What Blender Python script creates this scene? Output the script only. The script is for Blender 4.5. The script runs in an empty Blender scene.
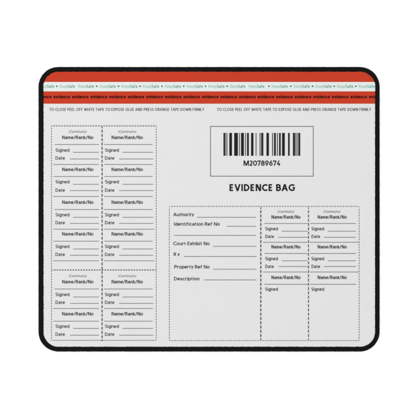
import bpy, bmesh, math, random
from mathutils import Vector
random.seed(4)
PI = math.pi
scene = bpy.context.scene
COL = scene.collection
S = 0.007                      # scene units per photo unit; 10 scene units = 1 m of real size (pad 24 x 20 cm)
L0, R0, T0, B0 = 38.2, 379.9, 66.7, 351.8     # outer outline of the pad
RAD = 20.0
CX, CY = 209.5, 209.5
H = 0.030                      # pad thickness
def X(x): return (x - CX) * S
def Y(y): return (CY - y) * S

# ---------------------------------------------------------------- materials
def mat(name):
    m = bpy.data.materials.new(name); m.use_nodes = True
    nt = m.node_tree
    return m, nt, nt.nodes['Principled BSDF']

def cloth_mat(name, col, var=0.035, bump=0.35, spec=0.10, scale=1.0):
    """Fine knit jersey: tiny weave cells with slightly uneven dye."""
    m, nt, b = mat(name)
    N, Lk = nt.nodes, nt.links
    tc = N.new('ShaderNodeTexCoord')
    sep = N.new('ShaderNodeSeparateXYZ'); Lk.new(tc.outputs['Object'], sep.inputs[0])
    def wave(sock_a, sock_b, ka, kb, pw):
        a = N.new('ShaderNodeMath'); a.operation = 'MULTIPLY'; a.inputs[1].default_value = ka; Lk.new(sock_a, a.inputs[0])
        c = N.new('ShaderNodeMath'); c.operation = 'MULTIPLY_ADD'; c.inputs[1].default_value = kb
        Lk.new(sock_b, c.inputs[0]); Lk.new(a.outputs[0], c.inputs[2])
        s = N.new('ShaderNodeMath'); s.operation = 'SINE'; Lk.new(c.outputs[0], s.inputs[0])
        return s.outputs[0]
    k = 2 * PI / 0.0105 * scale
    w1 = wave(sep.outputs[0], sep.outputs[1], k * .80, k * .46, 1)
    w2 = wave(sep.outputs[0], sep.outputs[1], -k * .80, k * .46, 1)
    ww = N.new('ShaderNodeMath'); ww.operation = 'MULTIPLY'; Lk.new(w1, ww.inputs[0]); Lk.new(w2, ww.inputs[1])
    n1 = N.new('ShaderNodeTexNoise'); n1.inputs['Scale'].default_value = 95; n1.inputs['Detail'].default_value = 3
    n2 = N.new('ShaderNodeTexNoise'); n2.inputs['Scale'].default_value = 5.5; n2.inputs['Detail'].default_value = 4
    Lk.new(tc.outputs['Object'], n1.inputs['Vector']); Lk.new(tc.outputs['Object'], n2.inputs['Vector'])
    # value = 1 + var*(0.45*weave + 1.1*(n1-.5) + 0.9*(n2-.5))
    a = N.new('ShaderNodeMath'); a.operation = 'MULTIPLY_ADD'; a.inputs[1].default_value = 0.45 * var; a.inputs[2].default_value = 1.0 - var * 1.0
    Lk.new(ww.outputs[0], a.inputs[0])
    c = N.new('ShaderNodeMath'); c.operation = 'MULTIPLY_ADD'; c.inputs[1].default_value = 1.1 * var
    Lk.new(n1.outputs[0], c.inputs[0]); Lk.new(a.outputs[0], c.inputs[2])
    d = N.new('ShaderNodeMath'); d.operation = 'MULTIPLY_ADD'; d.inputs[1].default_value = 0.9 * var
    Lk.new(n2.outputs[0], d.inputs[0]); Lk.new(c.outputs[0], d.inputs[2])
    v = N.new('ShaderNodeVectorMath'); v.operation = 'SCALE'; v.inputs[0].default_value = col
    Lk.new(d.outputs[0], v.inputs['Scale'])
    Lk.new(v.outputs[0], b.inputs['Base Color'])
    h = N.new('ShaderNodeMath'); h.operation = 'MULTIPLY_ADD'; h.inputs[1].default_value = 0.6
    Lk.new(n1.outputs[0], h.inputs[0]); Lk.new(ww.outputs[0], h.inputs[2])
    bp = N.new('ShaderNodeBump'); bp.inputs['Strength'].default_value = bump; bp.inputs['Distance'].default_value = 0.0010
    Lk.new(h.outputs[0], bp.inputs['Height']); Lk.new(bp.outputs[0], b.inputs['Normal'])
    b.inputs['Roughness'].default_value = 0.95
    b.inputs['Specular IOR Level'].default_value = spec
    return m

def lin(c):
    c /= 255.0
    return c / 12.92 if c <= 0.04045 else ((c + .055) / 1.055) ** 2.4
LUM = 1.62                      # light level on the pad; print colours are the photographed tones divided by it
def dye(r, g, b): return tuple(lin(v) / LUM for v in (r, g, b))

M_cloth = cloth_mat('printed_jersey_cloth', dye(230, 230, 230))
M_orange = cloth_mat('orange_print', dye(202, 63, 37), var=0.07)
M_tape = cloth_mat('white_tape_print', dye(231, 237, 235))
M_ink = cloth_mat('black_ink', dye(34, 34, 34), var=0.16)
M_text = cloth_mat('form_ink', dye(66, 66, 66), var=0.16)
M_light = cloth_mat('faint_form_ink', dye(104, 104, 104), var=0.12)
M_rule = cloth_mat('rule_ink', dye(118, 118, 118), var=0.12)
M_dash = cloth_mat('dash_ink', dye(84, 84, 84), var=0.12)
M_dashl = cloth_mat('pale_dash_ink', dye(124, 124, 124), var=0.12)
M_instr = cloth_mat('violet_grey_ink', dye(82, 76, 90), var=0.12)
M_evid = cloth_mat('dark_brown_ink', dye(76, 14, 14), var=0.16)
M_keep = cloth_mat('pale_green_ink', dye(156, 200, 182), var=0.1)
M_safe = cloth_mat('green_ink', dye(98, 172, 144), var=0.1)
M_teal = cloth_mat('teal_ink', dye(86, 190, 180), var=0.1)
M_mark = cloth_mat('deep_green_ink', dye(52, 104, 84), var=0.1)

def thread_mat():
    m, nt, b = mat('black_overlock_thread')
    N, Lk = nt.nodes, nt.links
    tc = N.new('ShaderNodeTexCoord')
    n = N.new('ShaderNodeTexNoise'); n.inputs['Scale'].default_value = 260; n.inputs['Detail'].default_value = 4
    Lk.new(tc.outputs['Object'], n.inputs['Vector'])
    r = N.new('ShaderNodeValToRGB')
    r.color_ramp.elements[0].position = .3; r.color_ramp.elements[0].color = (.0005, .0005, .0005, 1)
    r.color_ramp.elements[1].position = .75; r.color_ramp.elements[1].color = (.0038, .0038, .0038, 1)
    Lk.new(n.outputs[0], r.inputs[0]); Lk.new(r.outputs[0], b.inputs['Base Color'])
    bp = N.new('ShaderNodeBump'); bp.inputs['Strength'].default_value = .5; bp.inputs['Distance'].default_value = .001
    Lk.new(n.outputs[0], bp.inputs['Height']); Lk.new(bp.outputs[0], b.inputs['Normal'])
    b.inputs['Roughness'].default_value = .5
    b.inputs['Specular IOR Level'].default_value = .055
    return m
M_thread = thread_mat()

def rubber_mat():
    m, nt, b = mat('black_foam_rubber')
    N, Lk = nt.nodes, nt.links
    n = N.new('ShaderNodeTexNoise'); n.inputs['Scale'].default_value = 120
    bp = N.new('ShaderNodeBump'); bp.inputs['Strength'].default_value = .3; bp.inputs['Distance'].default_value = .001
    Lk.new(n.outputs[0], bp.inputs['Height']); Lk.new(bp.outputs[0], b.inputs['Normal'])
    b.inputs['Base Color'].default_value = (.012, .012, .012, 1); b.inputs['Roughness'].default_value = .85
    b.inputs['Specular IOR Level'].default_value = .2
    return m
M_rubber = rubber_mat()

def floor_mat():
    m, nt, b = mat('white_sweep_paper')
    N, Lk = nt.nodes, nt.links
    n = N.new('ShaderNodeTexNoise'); n.inputs['Scale'].default_value = 14; n.inputs['Detail'].default_value = 5
    r = N.new('ShaderNodeValToRGB')
    r.color_ramp.elements[0].color = (.93, .93, .93, 1); r.color_ramp.elements[1].color = (.95, .95, .95, 1)
    Lk.new(n.outputs[0], r.inputs[0]); Lk.new(r.outputs[0], b.inputs['Base Color'])
    b.inputs['Roughness'].default_value = .9; b.inputs['Specular IOR Level'].default_value = .1
    return m
M_floor = floor_mat()

# ---------------------------------------------------------------- object helpers
def link(name, verts, faces, m, parent=None, label=None, smooth=False):
    me = bpy.data.meshes.new(name); me.from_pydata(verts, [], faces); me.materials.append(m)
    me.update()
    if smooth:
        me.polygons.foreach_set('use_smooth', [True] * len(me.polygons))
    o = bpy.data.objects.new(name, me); COL.objects.link(o)
    if parent: o.parent = parent
    if label: o['label'] = label
    return o

def outline(inset, n=24):
    """rounded rectangle, counter-clockwise seen from above, in photo units"""
    r = max(RAD - inset, .5)
    l, rr, t, b = L0 + inset, R0 - inset, T0 + inset, B0 - inset
    pts = []
    for cx, cy, a0 in ((rr - r, t + r, 0), (l + r, t + r, 90), (l + r, b - r, 180), (rr - r, b - r, 270)):
        for k in range(n + 1):
            a = math.radians(a0 + 90 * k / n)
            pts.append((cx + r * math.cos(a), cy - r * math.sin(a)))
    return pts

# ---------------------------------------------------------------- printing helpers (ink sheets in photo coordinates)
class Ink:
    def __init__(s, z, xmin=43.0, xmax=376.5):
        s.v = []; s.f = []; s.z = z; s.k = 0; s.xmin = xmin; s.xmax = xmax
    def quad(s, a, b, c, d):
        p = [a, b, c, d]
        if min(q[0] for q in p) < s.xmin or max(q[0] for q in p) > s.xmax: return
        ar = sum(p[i][0] * p[(i + 1) % 4][1] - p[(i + 1) % 4][0] * p[i][1] for i in range(4))
        if ar > 0: p.reverse()
        z = s.z + (s.k % 7) * 0.00004
        i = len(s.v)
        s.v += [(X(x), Y(y), z) for x, y in p]; s.f.append((i, i + 1, i + 2, i + 3))
    def rect(s, x0, y0, x1, y1):
        s.quad((x0, y0), (x0, y1), (x1, y1), (x1, y0))
    def poly(s, pts):
        ar = sum(pts[i][0] * pts[(i + 1) % len(pts)][1] - pts[(i + 1) % len(pts)][0] * pts[i][1] for i in range(len(pts)))
        if ar > 0: pts = pts[::-1]
        i = len(s.v); s.v += [(X(x), Y(y), s.z) for x, y in pts]; s.f.append(tuple(range(i, i + len(pts))))
    def stroke(s, pts, w):
        q = [pts[0]]
        for p in pts[1:]:
            if math.dist(p[:2], q[-1][:2]) > .02: q.append(p)
            elif len(p) > 2 and p[2] is not None: q[-1] = p
        pts = q
        # a hairpin corner is two strokes that meet, a softer one is mitred
        for i in range(1, len(pts) - 1):
            a, b, c = pts[i - 1], pts[i], pts[i + 1]
            t = abs((math.atan2(c[1] - b[1], c[0] - b[0]) - math.atan2(b[1] - a[1], b[0] - a[0]) + PI) % (2 * PI) - PI)
            if t > 1.75:
                s.stroke(pts[:i + 1], w); s.stroke(pts[i:], w); return
        s.k += 1
        closed = len(pts) > 3 and math.dist(pts[0][:2], pts[-1][:2]) < .03
        if closed: pts = pts[:-1]
        n = len(pts); side = []
        for i in range(n):
            a = pts[i - 1] if (i > 0 or closed) else None
            c = pts[(i + 1) % n] if (i < n - 1 or closed) else None
            b = pts[i]
            ds = []
            for p, q in ((a, b), (b, c)):
                if p is None or q is None: continue
                d = math.dist(p[:2], q[:2]) or 1e-9
                ds.append(((q[0] - p[0]) / d, (q[1] - p[1]) / d))
            if len(ds) == 1 and len(b) > 2 and b[2] is not None and abs(ds[0][1]) > .5:
                dx, dy = ds[0]; e = b[2]                  # cut flush with the letter's top or foot
                cx = b[0]; hx = -w / 2 / dy
                side.append(((cx + hx, e), (cx - hx, e))); continue
            if len(ds) == 1: nx, ny, k = -ds[0][1], ds[0][0], 1
            else:
                tx, ty = ds[0][0] + ds[1][0], ds[0][1] + ds[1][1]
                tl = math.hypot(tx, ty)
                if tl < 1e-6: tx, ty, tl = ds[0][0], ds[0][1], 1
                tx /= tl; ty /= tl; nx, ny = -ty, tx
                k = 1 / max(.45, abs(nx * -ds[0][1] + ny * ds[0][0]))
            side.append(((b[0] + nx * w / 2 * k, b[1] + ny * w / 2 * k), (b[0] - nx * w / 2 * k, b[1] - ny * w / 2 * k)))
        for i in range(n if closed else n - 1):
            j = (i + 1) % n
            s.quad(side[i][0], side[i][1], side[j][1], side[j][0])
    def hline(s, x0, x1, y, w=.6): s.rect(x0, y - w / 2, x1, y + w / 2)
    def dash(s, a, b, w, dl, gap, jit=.0):
        """a row of printed dashes from a to b"""
        L = math.dist(a, b); ux, uy = (b[0] - a[0]) / L, (b[1] - a[1]) / L
        n = round(L / (dl + gap)); p = L / n; t = 0
        for i in range(n + 1):
            t0 = i * p - dl / 2; t1 = t0 + dl
            t0 = max(t0, 0); t1 = min(t1, L)
            if t1 - t0 < .2: continue
            c0 = (a[0] + ux * t0, a[1] + uy * t0); c1 = (a[0] + ux * t1, a[1] + uy * t1)
            nx, ny = -uy * w / 2, ux * w / 2
            s.quad((c0[0] + nx, c0[1] + ny), (c0[0] - nx, c0[1] - ny), (c1[0] - nx, c1[1] - ny), (c1[0] + nx, c1[1] + ny))
    def build(s, name, m, parent, label=None):
        return link(name, s.v, s.f, m, parent, label)

# geometric sans alphabet as strokes; cap height 1, y up, width first
def A(cx, cy, rx, ry, a0, a1, n=None):
    n = n or max(4, int(abs(a1 - a0) / 15))
    return [(cx + rx * math.cos(math.radians(a0 + (a1 - a0) * k / n)), cy + ry * math.sin(math.radians(a0 + (a1 - a0) * k / n))) for k in range(n + 1)]
XH = .70
def bowl(cx=.28): return A(cx, XH / 2, .25, XH / 2, 0, 360)
G = {
 'A': (.78, [[(.02, 0), (.39, 1), (.76, 0)], [(.17, .30), (.61, .30)]]),
 'B': (.62, [[(.06, 0), (.06, 1)], [(.06, 1), (.32, 1)] + A(.32, .76, .22, .24, 90, -90) + [(.06, .52)], [(.06, .52), (.34, .52)] + A(.34, .26, .25, .26, 90, -90) + [(.06, 0)]]),
 'C': (.72, [A(.47, .5, .43, .5, 50, 310)]),
 'D': (.74, [[(.06, 0), (.06, 1)], [(.06, 1), (.24, 1)] + A(.24, .5, .44, .5, 90, -90) + [(.06, 0)]]),
 'E': (.54, [[(.50, 1), (.06, 1), (.06, 0), (.50, 0)], [(.06, .51), (.46, .51)]]),
 'F': (.52, [[(.50, 1), (.06, 1), (.06, 0)], [(.06, .50), (.45, .50)]]),
 'G': (.84, [A(.50, .5, .46, .5, 46, 312) + [(.80, .13), (.80, .47), (.54, .47)]]),
 'H': (.72, [[(.06, 0), (.06, 1)], [(.66, 0), (.66, 1)], [(.06, .5), (.66, .5)]]),
 'I': (.14, [[(.07, 0), (.07, 1)]]),
 'K': (.62, [[(.06, 0), (.06, 1)], [(.58, 1), (.08, .46)], [(.24, .62), (.60, 0)]]),
 'L': (.48, [[(.06, 1), (.06, 0), (.46, 0)]]),
 'M': (.95, [[(.06, 0), (.06, 1)], [(.12, 1), (.475, 0), (.83, 1)], [(.89, 1), (.89, 0)]]),
 'N': (.72, [[(.06, 0), (.06, 1)], [(.12, 1), (.60, 0)], [(.66, 0), (.66, 1)]]),
 'O': (.92, [A(.46, .5, .43, .5, 0, 360)]),
 'P': (.58, [[(.06, 0), (.06, 1), (.30, 1)] + A(.30, .73, .25, .27, 90, -90) + [(.06, .46)]]),
 'R': (.60, [[(.06, 0), (.06, 1), (.30, 1)] + A(.30, .74, .24, .26, 90, -90) + [(.06, .48)], [(.28, .48), (.58, 0)]]),
 'S': (.56, [A(.28, .75, .22, .25, 35, 262) + A(.28, .25, .23, .26, 82, -145)]),
 'T': (.60, [[(.02, 1), (.58, 1)], [(.30, 1), (.30, 0)]]),
 'U': (.68, [[(.06, 1), (.06, .30)] + A(.34, .30, .28, .30, 180, 360) + [(.62, 1)]]),
 'V': (.74, [[(.02, 1), (.37, 0), (.72, 1)]]),
 'W': (1.04, [[(.02, 1), (.27, 0), (.52, .95), (.77, 0), (1.02, 1)]]),
 'X': (.64, [[(.04, 1), (.60, 0)], [(.60, 1), (.04, 0)]]),
 'Y': (.64, [[(.02, 1), (.32, .45), (.62, 1)], [(.32, .45), (.32, 0)]]),
 'a': (.53, [A(.27, .47, .20, .23, 150, 0) + [(.47, 0)], [(.47, .40), (.25, .40)] + A(.25, .20, .19, .20, 90, 270) + [(.34, .02), (.47, .14)]]),
 'b': (.58, [[(.06, 1.06), (.06, 0)], bowl(.31)]),
 'c': (.48, [A(.29, XH / 2, .25, XH / 2, 50, 310)]),
 'd': (.58, [bowl(), [(.52, 1.06), (.52, 0)]]),
 'e': (.56, [[(.04, XH / 2), (.52, XH / 2)] , A(.28, XH / 2, .25, XH / 2, 0, 318)]),
 'f': (.38, [[(.14, 0), (.14, .84)] + A(.29, .84, .15, .20, 180, 80), [(.0, XH - .02), (.37, XH - .02)]]),
 'g': (.57, [bowl(), [(.52, XH), (.52, -.08)] + A(.28, -.08, .24, .20, 0, -140)]),
 'h': (.55, [[(.06, 1.06), (.06, 0)], [(.06, .42)] + A(.28, .42, .21, .28, 160, 0) + [(.49, 0)]]),
 'i': (.14, [[(.07, 0), (.07, XH)], [(.07, .98), (.07, 1.13)]]),
 'k': (.50, [[(.06, 1.06), (.06, 0)], [(.44, XH), (.08, .32)], [(.20, .42), (.48, 0)]]),
 'l': (.14, [[(.07, 0), (.07, 1.06)]]),
 'm': (.84, [[(.06, XH), (.06, 0)], [(.06, .42)] + A(.245, .46, .175, .24, 160, 0) + [(.42, 0)], [(.42, .42)] + A(.60, .46, .175, .24, 160, 0) + [(.775, 0)]]),
 'n': (.55, [[(.06, XH), (.06, 0)], [(.06, .42)] + A(.28, .42, .21, .28, 160, 0) + [(.49, 0)]]),
 'o': (.58, [A(.29, XH / 2, .26, XH / 2, 0, 360)]),
 'p': (.58, [[(.06, XH), (.06, -.30)], bowl(.31)]),
 'r': (.34, [[(.06, XH), (.06, 0)], [(.06, .40)] + A(.27, .42, .20, .27, 160, 70)]),
 's': (.42, [A(.21, .52, .16, .175, 40, 262) + A(.21, .17, .17, .175, 82, -145)]),
 't': (.36, [[(.15, .95), (.15, .16)] + A(.28, .17, .13, .17, 180, 285), [(.0, XH - .02), (.33, XH - .02)]]),
 'u': (.55, [[(.06, XH), (.06, .28)] + A(.27, .28, .21, .28, 180, 340) + [(.49, .28)], [(.49, XH), (.49, 0)]]),
 'v': (.50, [[(.02, XH), (.25, 0), (.48, XH)]]),
 'x': (.48, [[(.03, XH), (.45, 0)], [(.45, XH), (.03, 0)]]),
 'y': (.50, [[(.02, XH), (.26, .04)], [(.48, XH), (.16, -.28)]]),
 '/': (.42, [[(.02, -.12), (.40, 1.08)]]),
 '(': (.24, [A(.34, .42, .28, .66, 120, 240)]),
 ')': (.24, [A(-.10, .42, .28, .66, 60, -60)]),
 ' ': (.33, []),
 '0': (.68, [A(.34, .5, .29, .5, 0, 360)]),
 '2': (.58, [A(.28, .72, .22, .28, 150, -38) + [(.06, 0), (.54, 0)]]),
 '4': (.64, [[(.42, 1), (.05, .24), (.62, .24)], [(.46, .52), (.46, 0)]]),
 '6': (.62, [A(.31, .31, .25, .31, 0, 360), [(.44, 1), (.22, .70), (.09, .46)]]),
 '7': (.56, [[(.04, .80), (.04, 1), (.54, 1), (.20, 0)]]),
 '8': (.62, [A(.31, .755, .21, .245, 0, 360), A(.31, .265, .26, .265, 0, 360)]),
 '9': (.62, [A(.31, .69, .25, .31, 0, 360), [(.18, 0), (.40, .30), (.53, .54)]]),
}
def text(ink, s, x0, x1, base, cap, w, track=.0, slant=0.0):
    """set s so that it spans x0..x1 (photo units) on baseline `base`"""
    nl = sum(1 for c in s if c != ' ')
    total = sum(G[c][0] for c in s) + track * (len(s) - 1)
    kx = (x1 - x0 - w * nl) / total
    pen = x0; m = cap - w
    for c in s:
        gw, strokes = G[c]
        if c != ' ': pen += w / 2
        for st in strokes:
            pts = []
            for px, py in st:
                y = base - (w / 2 + py * m)
                e = base if py == 0 else base - cap if py == 1 else (base - XH * m - w) if py == XH else None
                pts.append((pen + px * kx + slant * py * cap, y, e))
            ink.stroke(pts, w)
        pen += (gw + track) * kx + (w / 2 if c != ' ' else 0)

# ================================================================ the thing
pad = bpy.data.objects.new('mouse_pad', None); COL.objects.link(pad)
pad.empty_display_size = .2
pad['label'] = 'white rectangular mouse pad printed as an evidence bag form, rounded corners, black stitched edge'
pad['category'] = 'mouse pad'

# rubber base: slab with softened upper and lower rims
def slab(insets_z):
    v = []; f = []; n = None
    for ins, z in insets_z:
        o = outline(ins); n = len(o)
        v += [(X(x), Y(y), z) for x, y in o]
    for k in range(len(insets_z) - 1):
        for i in range(n):
            j = (i + 1) % n
            f.append((k * n + i, k * n + j, (k + 1) * n + j, (k + 1) * n + i))
    f.append(tuple(range(n))[::-1]); m = (len(insets_z) - 1) * n
    f.append(tuple(range(m, m + n)))
    return v, f
v, f = slab([(3.4, .0012), (2.9, .002), (2.9, H - .006), (3.4, H - .005)])
link('rubber_base', v, f, M_rubber, pad, 'black foam rubber underside of the pad')
v, f = slab([(2.6, H - .0045), (2.2, H - .0035), (3.0, H - .0016), (4.2, H - .0002), (5.2, H)])
link('cloth_top', v, f, M_cloth, pad, 'pale grey woven cloth face')

# overlocked edge: one thread wrapped round the rim, stitch after stitch
def stitched_edge():
    cen = outline(2.85, n=40)
    P = [(X(x), Y(y)) for x, y in cen]
    # resample evenly
    segs = []; L = 0
    for i in range(len(P)):
        a, b = P[i], P[(i + 1) % len(P)]
        d = math.dist(a, b)
        if d > 1e-9: segs.append((L, d, a, b)); L += d
    NS = 620; SUB = 8; NP = 22
    n = NS * SUB
    jit = [random.uniform(-1, 1) for _ in range(NS)]
    jit2 = [random.uniform(-1, 1) for _ in range(NS)]
    v = []; f = []; si = 0
    hw, hh = 2.85 * S - .0008, .0168
    for i in range(n):
        t = L * i / n
        while si < len(segs) - 1 and t > segs[si][0] + segs[si][1]: si += 1
        s0, d, a, b = segs[si]
        u = (t - s0) / d; x = a[0] + (b[0] - a[0]) * u; y = a[1] + (b[1] - a[1]) * u
        # tangent smoothed by neighbours
        tx, ty = (b[0] - a[0]) / d, (b[1] - a[1]) / d
        nx, ny = ty, -tx                               # outward (ccw path)
        for k in range(NP):
            th = 2 * PI * k / NP                       # 0 = outward, 90 = up
            c, s_ = math.cos(th), math.sin(th)
            ph = i / SUB + .55 * (math.cos(th))        # the loops lean across the rim
            q = int(math.floor(ph)) % NS
            fr = ph - math.floor(ph)
            ridge = math.sqrt(max(0, 1 - (2 * fr - 1) ** 2))   # round thread
            strand = .22 * math.cos(fr * 4 * PI)                # two-ply twist
            amp = .0020 * (ridge + strand * .35) + .00045 * jit[q]
            cc = math.copysign(abs(c) ** .72, c); ss = math.copysign(abs(s_) ** .72, s_)
            rx = hw - .0008 + amp; rz = hh - .0016 + amp
            off = cc * rx
            if c < -.35: off -= .0026 * -nx * -c + .0004
            if c < -.35: off -= (.0012 * ridge + .0007 * jit2[q]) * (-c)   # uneven needle ends on the cloth
            v.append((x + nx * off, y + ny * off, .0168 + ss * rz))
    for i in range(n):
        j = (i + 1) % n
        for k in range(NP):
            l = (k + 1) % NP
            f.append((i * NP + k, j * NP + k, j * NP + l, i * NP + l))
    return v, f
v, f = stitched_edge()
link('stitched_edge', v, f, M_thread, pad, 'black overlock stitching round the rim', smooth=True)

# ---------------------------------------------------------------- printed bands
ZB, ZT, ZI = H + .0004, H + .0008, H + .0012
def clipped_band(y0, y1, z):
    """strip of the rounded outline between two heights"""
    ins = 4.3
    r = RAD - ins; l, rr, t = L0 + ins, R0 - ins, T0 + ins
    ys = sorted(set([y0 + (y1 - y0) * k / 24 for k in range(25)]))
    v = []; f = []
    for y in ys:
        if y < t + r:
            dx = r - math.sqrt(max(0, r * r - (t + r - y) ** 2))
        else: dx = 0
        v += [(X(l + dx), Y(y), z), (X(rr - dx), Y(y), z)]
    for k in range(len(ys) - 1): f.append((2 * k, 2 * k + 2, 2 * k + 3, 2 * k + 1))
    return v, f
v, f = clipped_band(T0 + 4.35, 103.7, ZB)
band = link('orange_band', v, f, M_orange, pad, 'orange red sealing tape band across the top')
v, f = clipped_band(82.0, 91.35, ZT)
tape = link('white_tape_strip', v, f, M_tape, pad, 'white peel off strip with small green writing')

ink = Ink(ZI)
for k in range(-1, 18):
    x = 53.4 + 18.555 * k
    text(ink, 'evidence', x, x + 16.9, 98.35, 3.3, .74, track=-.05)
ink.build('band_lettering', M_evid, band, 'word evidence repeated in dark letters')

keep, safe, teal = Ink(ZI), Ink(ZI), Ink(ZI)
def star(x, y, r):
    mark = Ink(ZI)
    mark.poly([(x + (r if k % 2 == 0 else r * .55) * math.cos(PI / 6 * k), y + (r if k % 2 == 0 else r * .55) * math.sin(PI / 6 * k)) for k in range(12)])
    mark.build('tape_symbol', M_mark, tape)
def keepsafe(x0, x1, last=False):
    m = x0 + (x1 - x0) * .52
    text(keep, 'Keep', x0 + .2, m + .15, 87.9, 3.2, .40)
    text(teal if last else safe, 'Safe', m, x1 - .2, 87.9, 3.2, .52)
dots = [56.8, 96.8, 118.5, 140.2, 162.0, 183.8, 205.5, 227.2, 268.8, 290.8, 312.5, 334.2, 355.8]
for d in dots: star(d, 86.3, 1.15)
keepsafe(38.6, 54.6)
for i, d in enumerate(dots):
    if d in (56.8, 227.2):
        keepsafe(d + 2.6, d + 18.6); keepsafe(d + 21.2, d + 37.6)
    else:
        keepsafe(d + 2.6, d + 19.4, last=(i == len(dots) - 1))
for nme, k_, m_ in (('tape_lettering', keep, M_keep), ('tape_lettering', safe, M_safe), ('tape_lettering', teal, M_teal)):
    k_.build(nme, m_, tape)

ink = Ink(ZT)
MSG = 'TO CLOSE PEEL OFF WHITE TAPE TO EXPOSE GLUE AND PRESS ORANGE TAPE DOWN FIRMLY'
text(ink, MSG, 49.2, 204.2, 110.9, 2.95, .46, track=.04)
text(ink, MSG, 216.8, 371.2, 110.9, 2.95, .46, track=.04)
ink.build('instruction_text', M_instr, pad, 'line of small capitals about peeling off the white tape')

# ---------------------------------------------------------------- barcode panel
ink = Ink(ZT)
x0, y0, x1, y1, w = 210.2, 126.1, 313.6, 176.5, .62
ink.rect(x0, y0, x1, y0 + w); ink.rect(x0, y1 - w, x1, y1)
ink.rect(x0, y0 + w, x0 + w, y1 - w); ink.rect(x1 - w, y0 + w, x1, y1 - w)
panel = ink.build('barcode_frame', M_dash, pad, 'thin rectangular outline round the barcode')
ink = Ink(ZT)
def z220(a): return 220 + a / 11.667
def z248(a): return 248 + a / 11.667
def z276(a): return 276 + a / 11.667
solid = [(z220(a), z220(b)) for a, b in ((40, 61), (108, 140), (165, 209), (223, 232), (245, 279), (293, 302), (315, 337), (362, 391))]
solid += [(z248(a), z248(b)) for a, b in ((158, 179), (215, 244), (281, 291), (303, 325), (338, 348), (362, 382), (396, 426))]
solid += [(z276(a), z276(b)) for a, b in ((140, 160), (197, 222), (265, 283))]
# the two bars shared by the last two zooms
solid = [b for b in solid if not (281.5 < b[0] < 282.5)]
solid += [(z276(70), z276(103))]
for a, b in solid: ink.rect(a, 132.9, b, 155.8)
def fine(a, b, n):
    p = (b - a) / n
    for k in range(n): ink.rect(a + p * k + p * .30, 132.9, a + p * k + p * .30 + p * .52, 155.8)
fine(z220(62), z220(90), 3); fine(z248(84), z248(103), 2); fine(z248(130), z248(158), 3); fine(z276(222), z276(265), 4)
ink.build('barcode', M_ink, panel, 'black vertical barcode stripes')
ink = Ink(ZT)
text(ink, 'M20789674', 243.3, 280.7, 165.75, 5.25, 1.0, track=-.04)
ink.build('serial_number', M_ink, panel)

ink = Ink(ZT)
text(ink, 'EVIDENCE BAG', 229.1, 295.2, 191.1, 7.0, 1.5, track=.035)
ink.build('heading_text', M_ink, pad, 'bold black capitals EVIDENCE BAG')

# ---------------------------------------------------------------- left signature table
DOT = (.62, 1.65, 1.0)
ink = Ink(ZT)
ink.dash((51.5, 126.2), (51.5, 340.3), *DOT); ink.dash((156.2, 126.8), (156.2, 340.3), *DOT)
ink.dash((52.4, 340.35), (155.6, 340.35), .55, 2.0, .5)
left = ink.build('signature_table', M_dash, pad, 'left block of two signature columns in a dotted border')
ink = Ink(ZT); ink.dash((51.6, 125.9), (156.4, 125.9), 1.0, 1.75, .9)
ink.build('dotted_border', M_dashl, left)
ink = Ink(ZT)
ink.dash((102.1, 126.8), (102.1, 341.0), 1.12, 2.9, 1.4)
ink.build('dashed_divider', M_dash, left)
ink = Ink(ZT + .0003); ink.dash((52.2, 270.0), (155.6, 270.0), .95, 1.65, 1.0)
ink.build('dotted_divider', M_dash, left)

rows = [  # name, rule, signed, signed rule, date, date rule, separator ; baseline centre values
 (137.4, 144.5, 150.2, 152.3, 158.1, 159.0, 164.5),
 (169.4, 176.5, 181.8, 184.3, 190.2, 190.6, 196.5),
 (202.2, 209.5, 214.8, 217.3, 222.7, 223.4, 229.2),
 (233.9, 241.2, 246.5, 249.0, 254.5, 255.3, 260.8),
 (281.7, 289.0, 294.5, 297.0, 302.4, 303.4, 308.5),
 (313.8, 321.2, 326.3, 328.4, 334.3, 335.2, None)]
rules, bold, reg, faint = Ink(ZT), Ink(ZT), Ink(ZT), Ink(ZT)
def nameline(x0, x1, cy): text(bold, 'Name/Rank/No', x0 + .3, x1 - .2, cy + 1.7, 3.45, .66, track=-.02)
def cont(x0, x1, cy): text(faint, '(Continuity)', x0, x1, cy + 1.15, 2.4, .34, slant=.15, track=.02)
for i, (nm, r1, sg, r2, dt, r3, sp) in enumerate(rows):
    for c in (0, 1):
        o = c * 49.45
        if i in (0, 4): cont(68.6 + o, 86.6 + o, nm - 5.75)
        nameline(61.6 + o, 93.8 + o, nm)
        rules.hline((54.6 if i % 2 == 0 else 53.4) if not c else 104.1, 98.9 if not c else 152.6, r1)
        text(reg, 'Signed', 55.3 + o, 69.7 + o, sg + 1.6, 3.4, .58, track=-.02)
        rules.hline(73.1 if not c else 122.5, 98.8 if not c else 153.1, r2)
        text(reg, 'Date', 55.3 + o, 65.1 + o, dt + 1.6, 3.4, .58, track=-.02)
        rules.hline(70.0 if not c else 119.1, 98.9 if not c else 153.3, r3)
        if sp: rules.hline(53.3 if not c else 104.1, 98.9 if not c else (154.2 if i in (2, 3) else 152.8), sp)
rules.build('ruled_lines', M_rule, left)
bold.build('table_lettering', M_text, left); reg.build('table_lettering', M_text, left); faint.build('table_lettering', M_light, left, 'faint small word (Continuity)')

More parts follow.
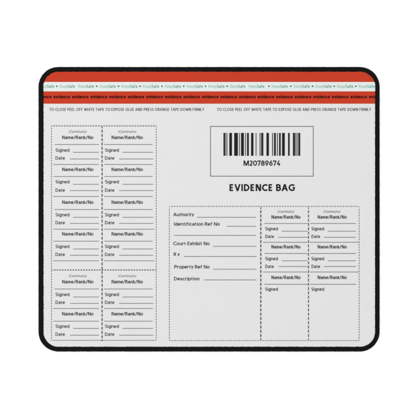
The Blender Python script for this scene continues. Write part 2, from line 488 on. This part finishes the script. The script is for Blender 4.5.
# ---------------------------------------------------------------- right exhibit table
ink = Ink(ZT)
ink.dash((169.3, 206.4), (359.1, 206.4), .6, 1.75, .9)
ink.dash((169.3, 207.6), (169.3, 340.2), *DOT); ink.dash((359.1, 207.6), (359.1, 340.2), *DOT)
ink.dash((169.8, 340.6), (358.8, 340.6), .6, 1.75, .9)
right = ink.build('exhibit_table', M_dash, pad, 'right block of exhibit details and two signature columns in a dotted border')
ink = Ink(ZT); ink.dash((260.8, 207.4), (260.8, 339.8), 1.18, 2.9, 1.4)
ink.build('dashed_divider', M_dash, right)
ink = Ink(ZT); ink.dash((308.5, 207.4), (308.5, 339.8), .98, 2.9, 1.4)
ink.build('dashed_divider', M_dash, right)
rules, bold, reg, faint = Ink(ZT), Ink(ZT), Ink(ZT), Ink(ZT)
for s_, xa, xb, cy, lx0, lx1, ly in (
    ('Authority', 173.1, 194.1, 214.5, 197.0, 255.9, 217.3),
    ('Identification Ref No', 173.7, 220.0, 224.0, 226.7, 255.9, 226.3),
    ('Court Exhibit No', 173.0, 209.8, 243.5, 213.1, 256.3, 246.3),
    ('R v', 173.5, 179.8, 254.2, 183.7, 256.6, 256.5),
    ('Property Ref No', 174.0, 209.8, 266.8, 213.2, 256.4, 269.2),
    ('Description', 173.8, 199.8, 278.7, 204.2, 256.5, 279.9)):
    text(bold, s_, xa, xb, cy + 1.72, 3.5, .66, track=-.02)
    rules.hline(lx0, lx1, ly)
rules.hline(174.2, 255.9, 235.4)
rr = [(217.0, 223.5, 228.8, 231.2, 236.5, 237.3, 242.3), (246.8, 253.5, 258.7, 260.8, 266.5, 266.5, 272.0), (277.4, 284.3, 289.2, None, None, None, None)]
for i, (nm, r1, sg, r2, dt, r3, sp) in enumerate(rr):
    for c in (0, 1):
        o = 46.2 * c
        if i == 0: cont(277.3 + o, 294.0 + o, nm - 5.4)
        nameline(270.9 + o, 300.9 + o, nm)
        rules.hline(264.3 if not c else 310.1, 307.6 if not c else 355.9, r1)
        text(reg, 'Signed', 265.0 + o, 278.1 + o, sg + 1.6, 3.4, .58, track=-.02)
        if not r2: continue
        rules.hline(281.8 if not c else 327.8, 307.6 if not c else 355.8, r2)
        text(reg, 'Date', 265.1 + o, 274.1 + o, dt + 1.6, 3.4, .58, track=-.02)
        rules.hline(278.4 if not c else 323.9, 307.6 if not c else 355.9, r3)
        rules.hline(263.0 if not c else 309.8, 307.4 if not c else 358.6, sp)
rules.build('ruled_lines', M_rule, right)
bold.build('table_lettering', M_text, right); reg.build('table_lettering', M_text, right); faint.build('table_lettering', M_light, right, 'faint small word (Continuity)')

# ---------------------------------------------------------------- setting
v = [(-9, -9, 0), (9, -9, 0), (9, 9, 0), (-9, 9, 0)]
fl = link('ground', v, [(0, 1, 2, 3)], M_floor)
fl['kind'] = 'structure'; fl['label'] = 'plain bright white surface under the pad'

# ---------------------------------------------------------------- light: white studio with one broad soft lamp
w = bpy.data.worlds.new('World'); scene.world = w; w.use_nodes = True
bg = w.node_tree.nodes['Background']; bg.inputs[0].default_value = (1, 1, 1, 1); bg.inputs[1].default_value = 1.42
la = bpy.data.lights.new('softbox', 'AREA'); la.shape = 'RECTANGLE'; la.size = 5.0; la.size_y = 5.0; la.energy = 170
lo = bpy.data.objects.new('softbox', la); COL.objects.link(lo)
lo.location = (-4.2, 2.6, 6.5)
lo.rotation_euler = (Vector((0, 0, 0)) - lo.location).to_track_quat('-Z', 'Y').to_euler()

# ---------------------------------------------------------------- camera straight above
cam = bpy.data.cameras.new('camera'); co = bpy.data.objects.new('camera', cam); COL.objects.link(co)
cam.lens = 100; cam.sensor_width = 36
co.location = (X(210), Y(210), H + 420 * S * 100 / 36)
co.rotation_euler = (0, 0, 0)
cam.clip_start = .1; cam.clip_end = 100
scene.camera = co
scene.view_settings.view_transform = 'Standard'; scene.view_settings.look = 'None'
scene.view_settings.exposure = 0; scene.view_settings.gamma = 1
scene.cycles.filter_width = 2.0
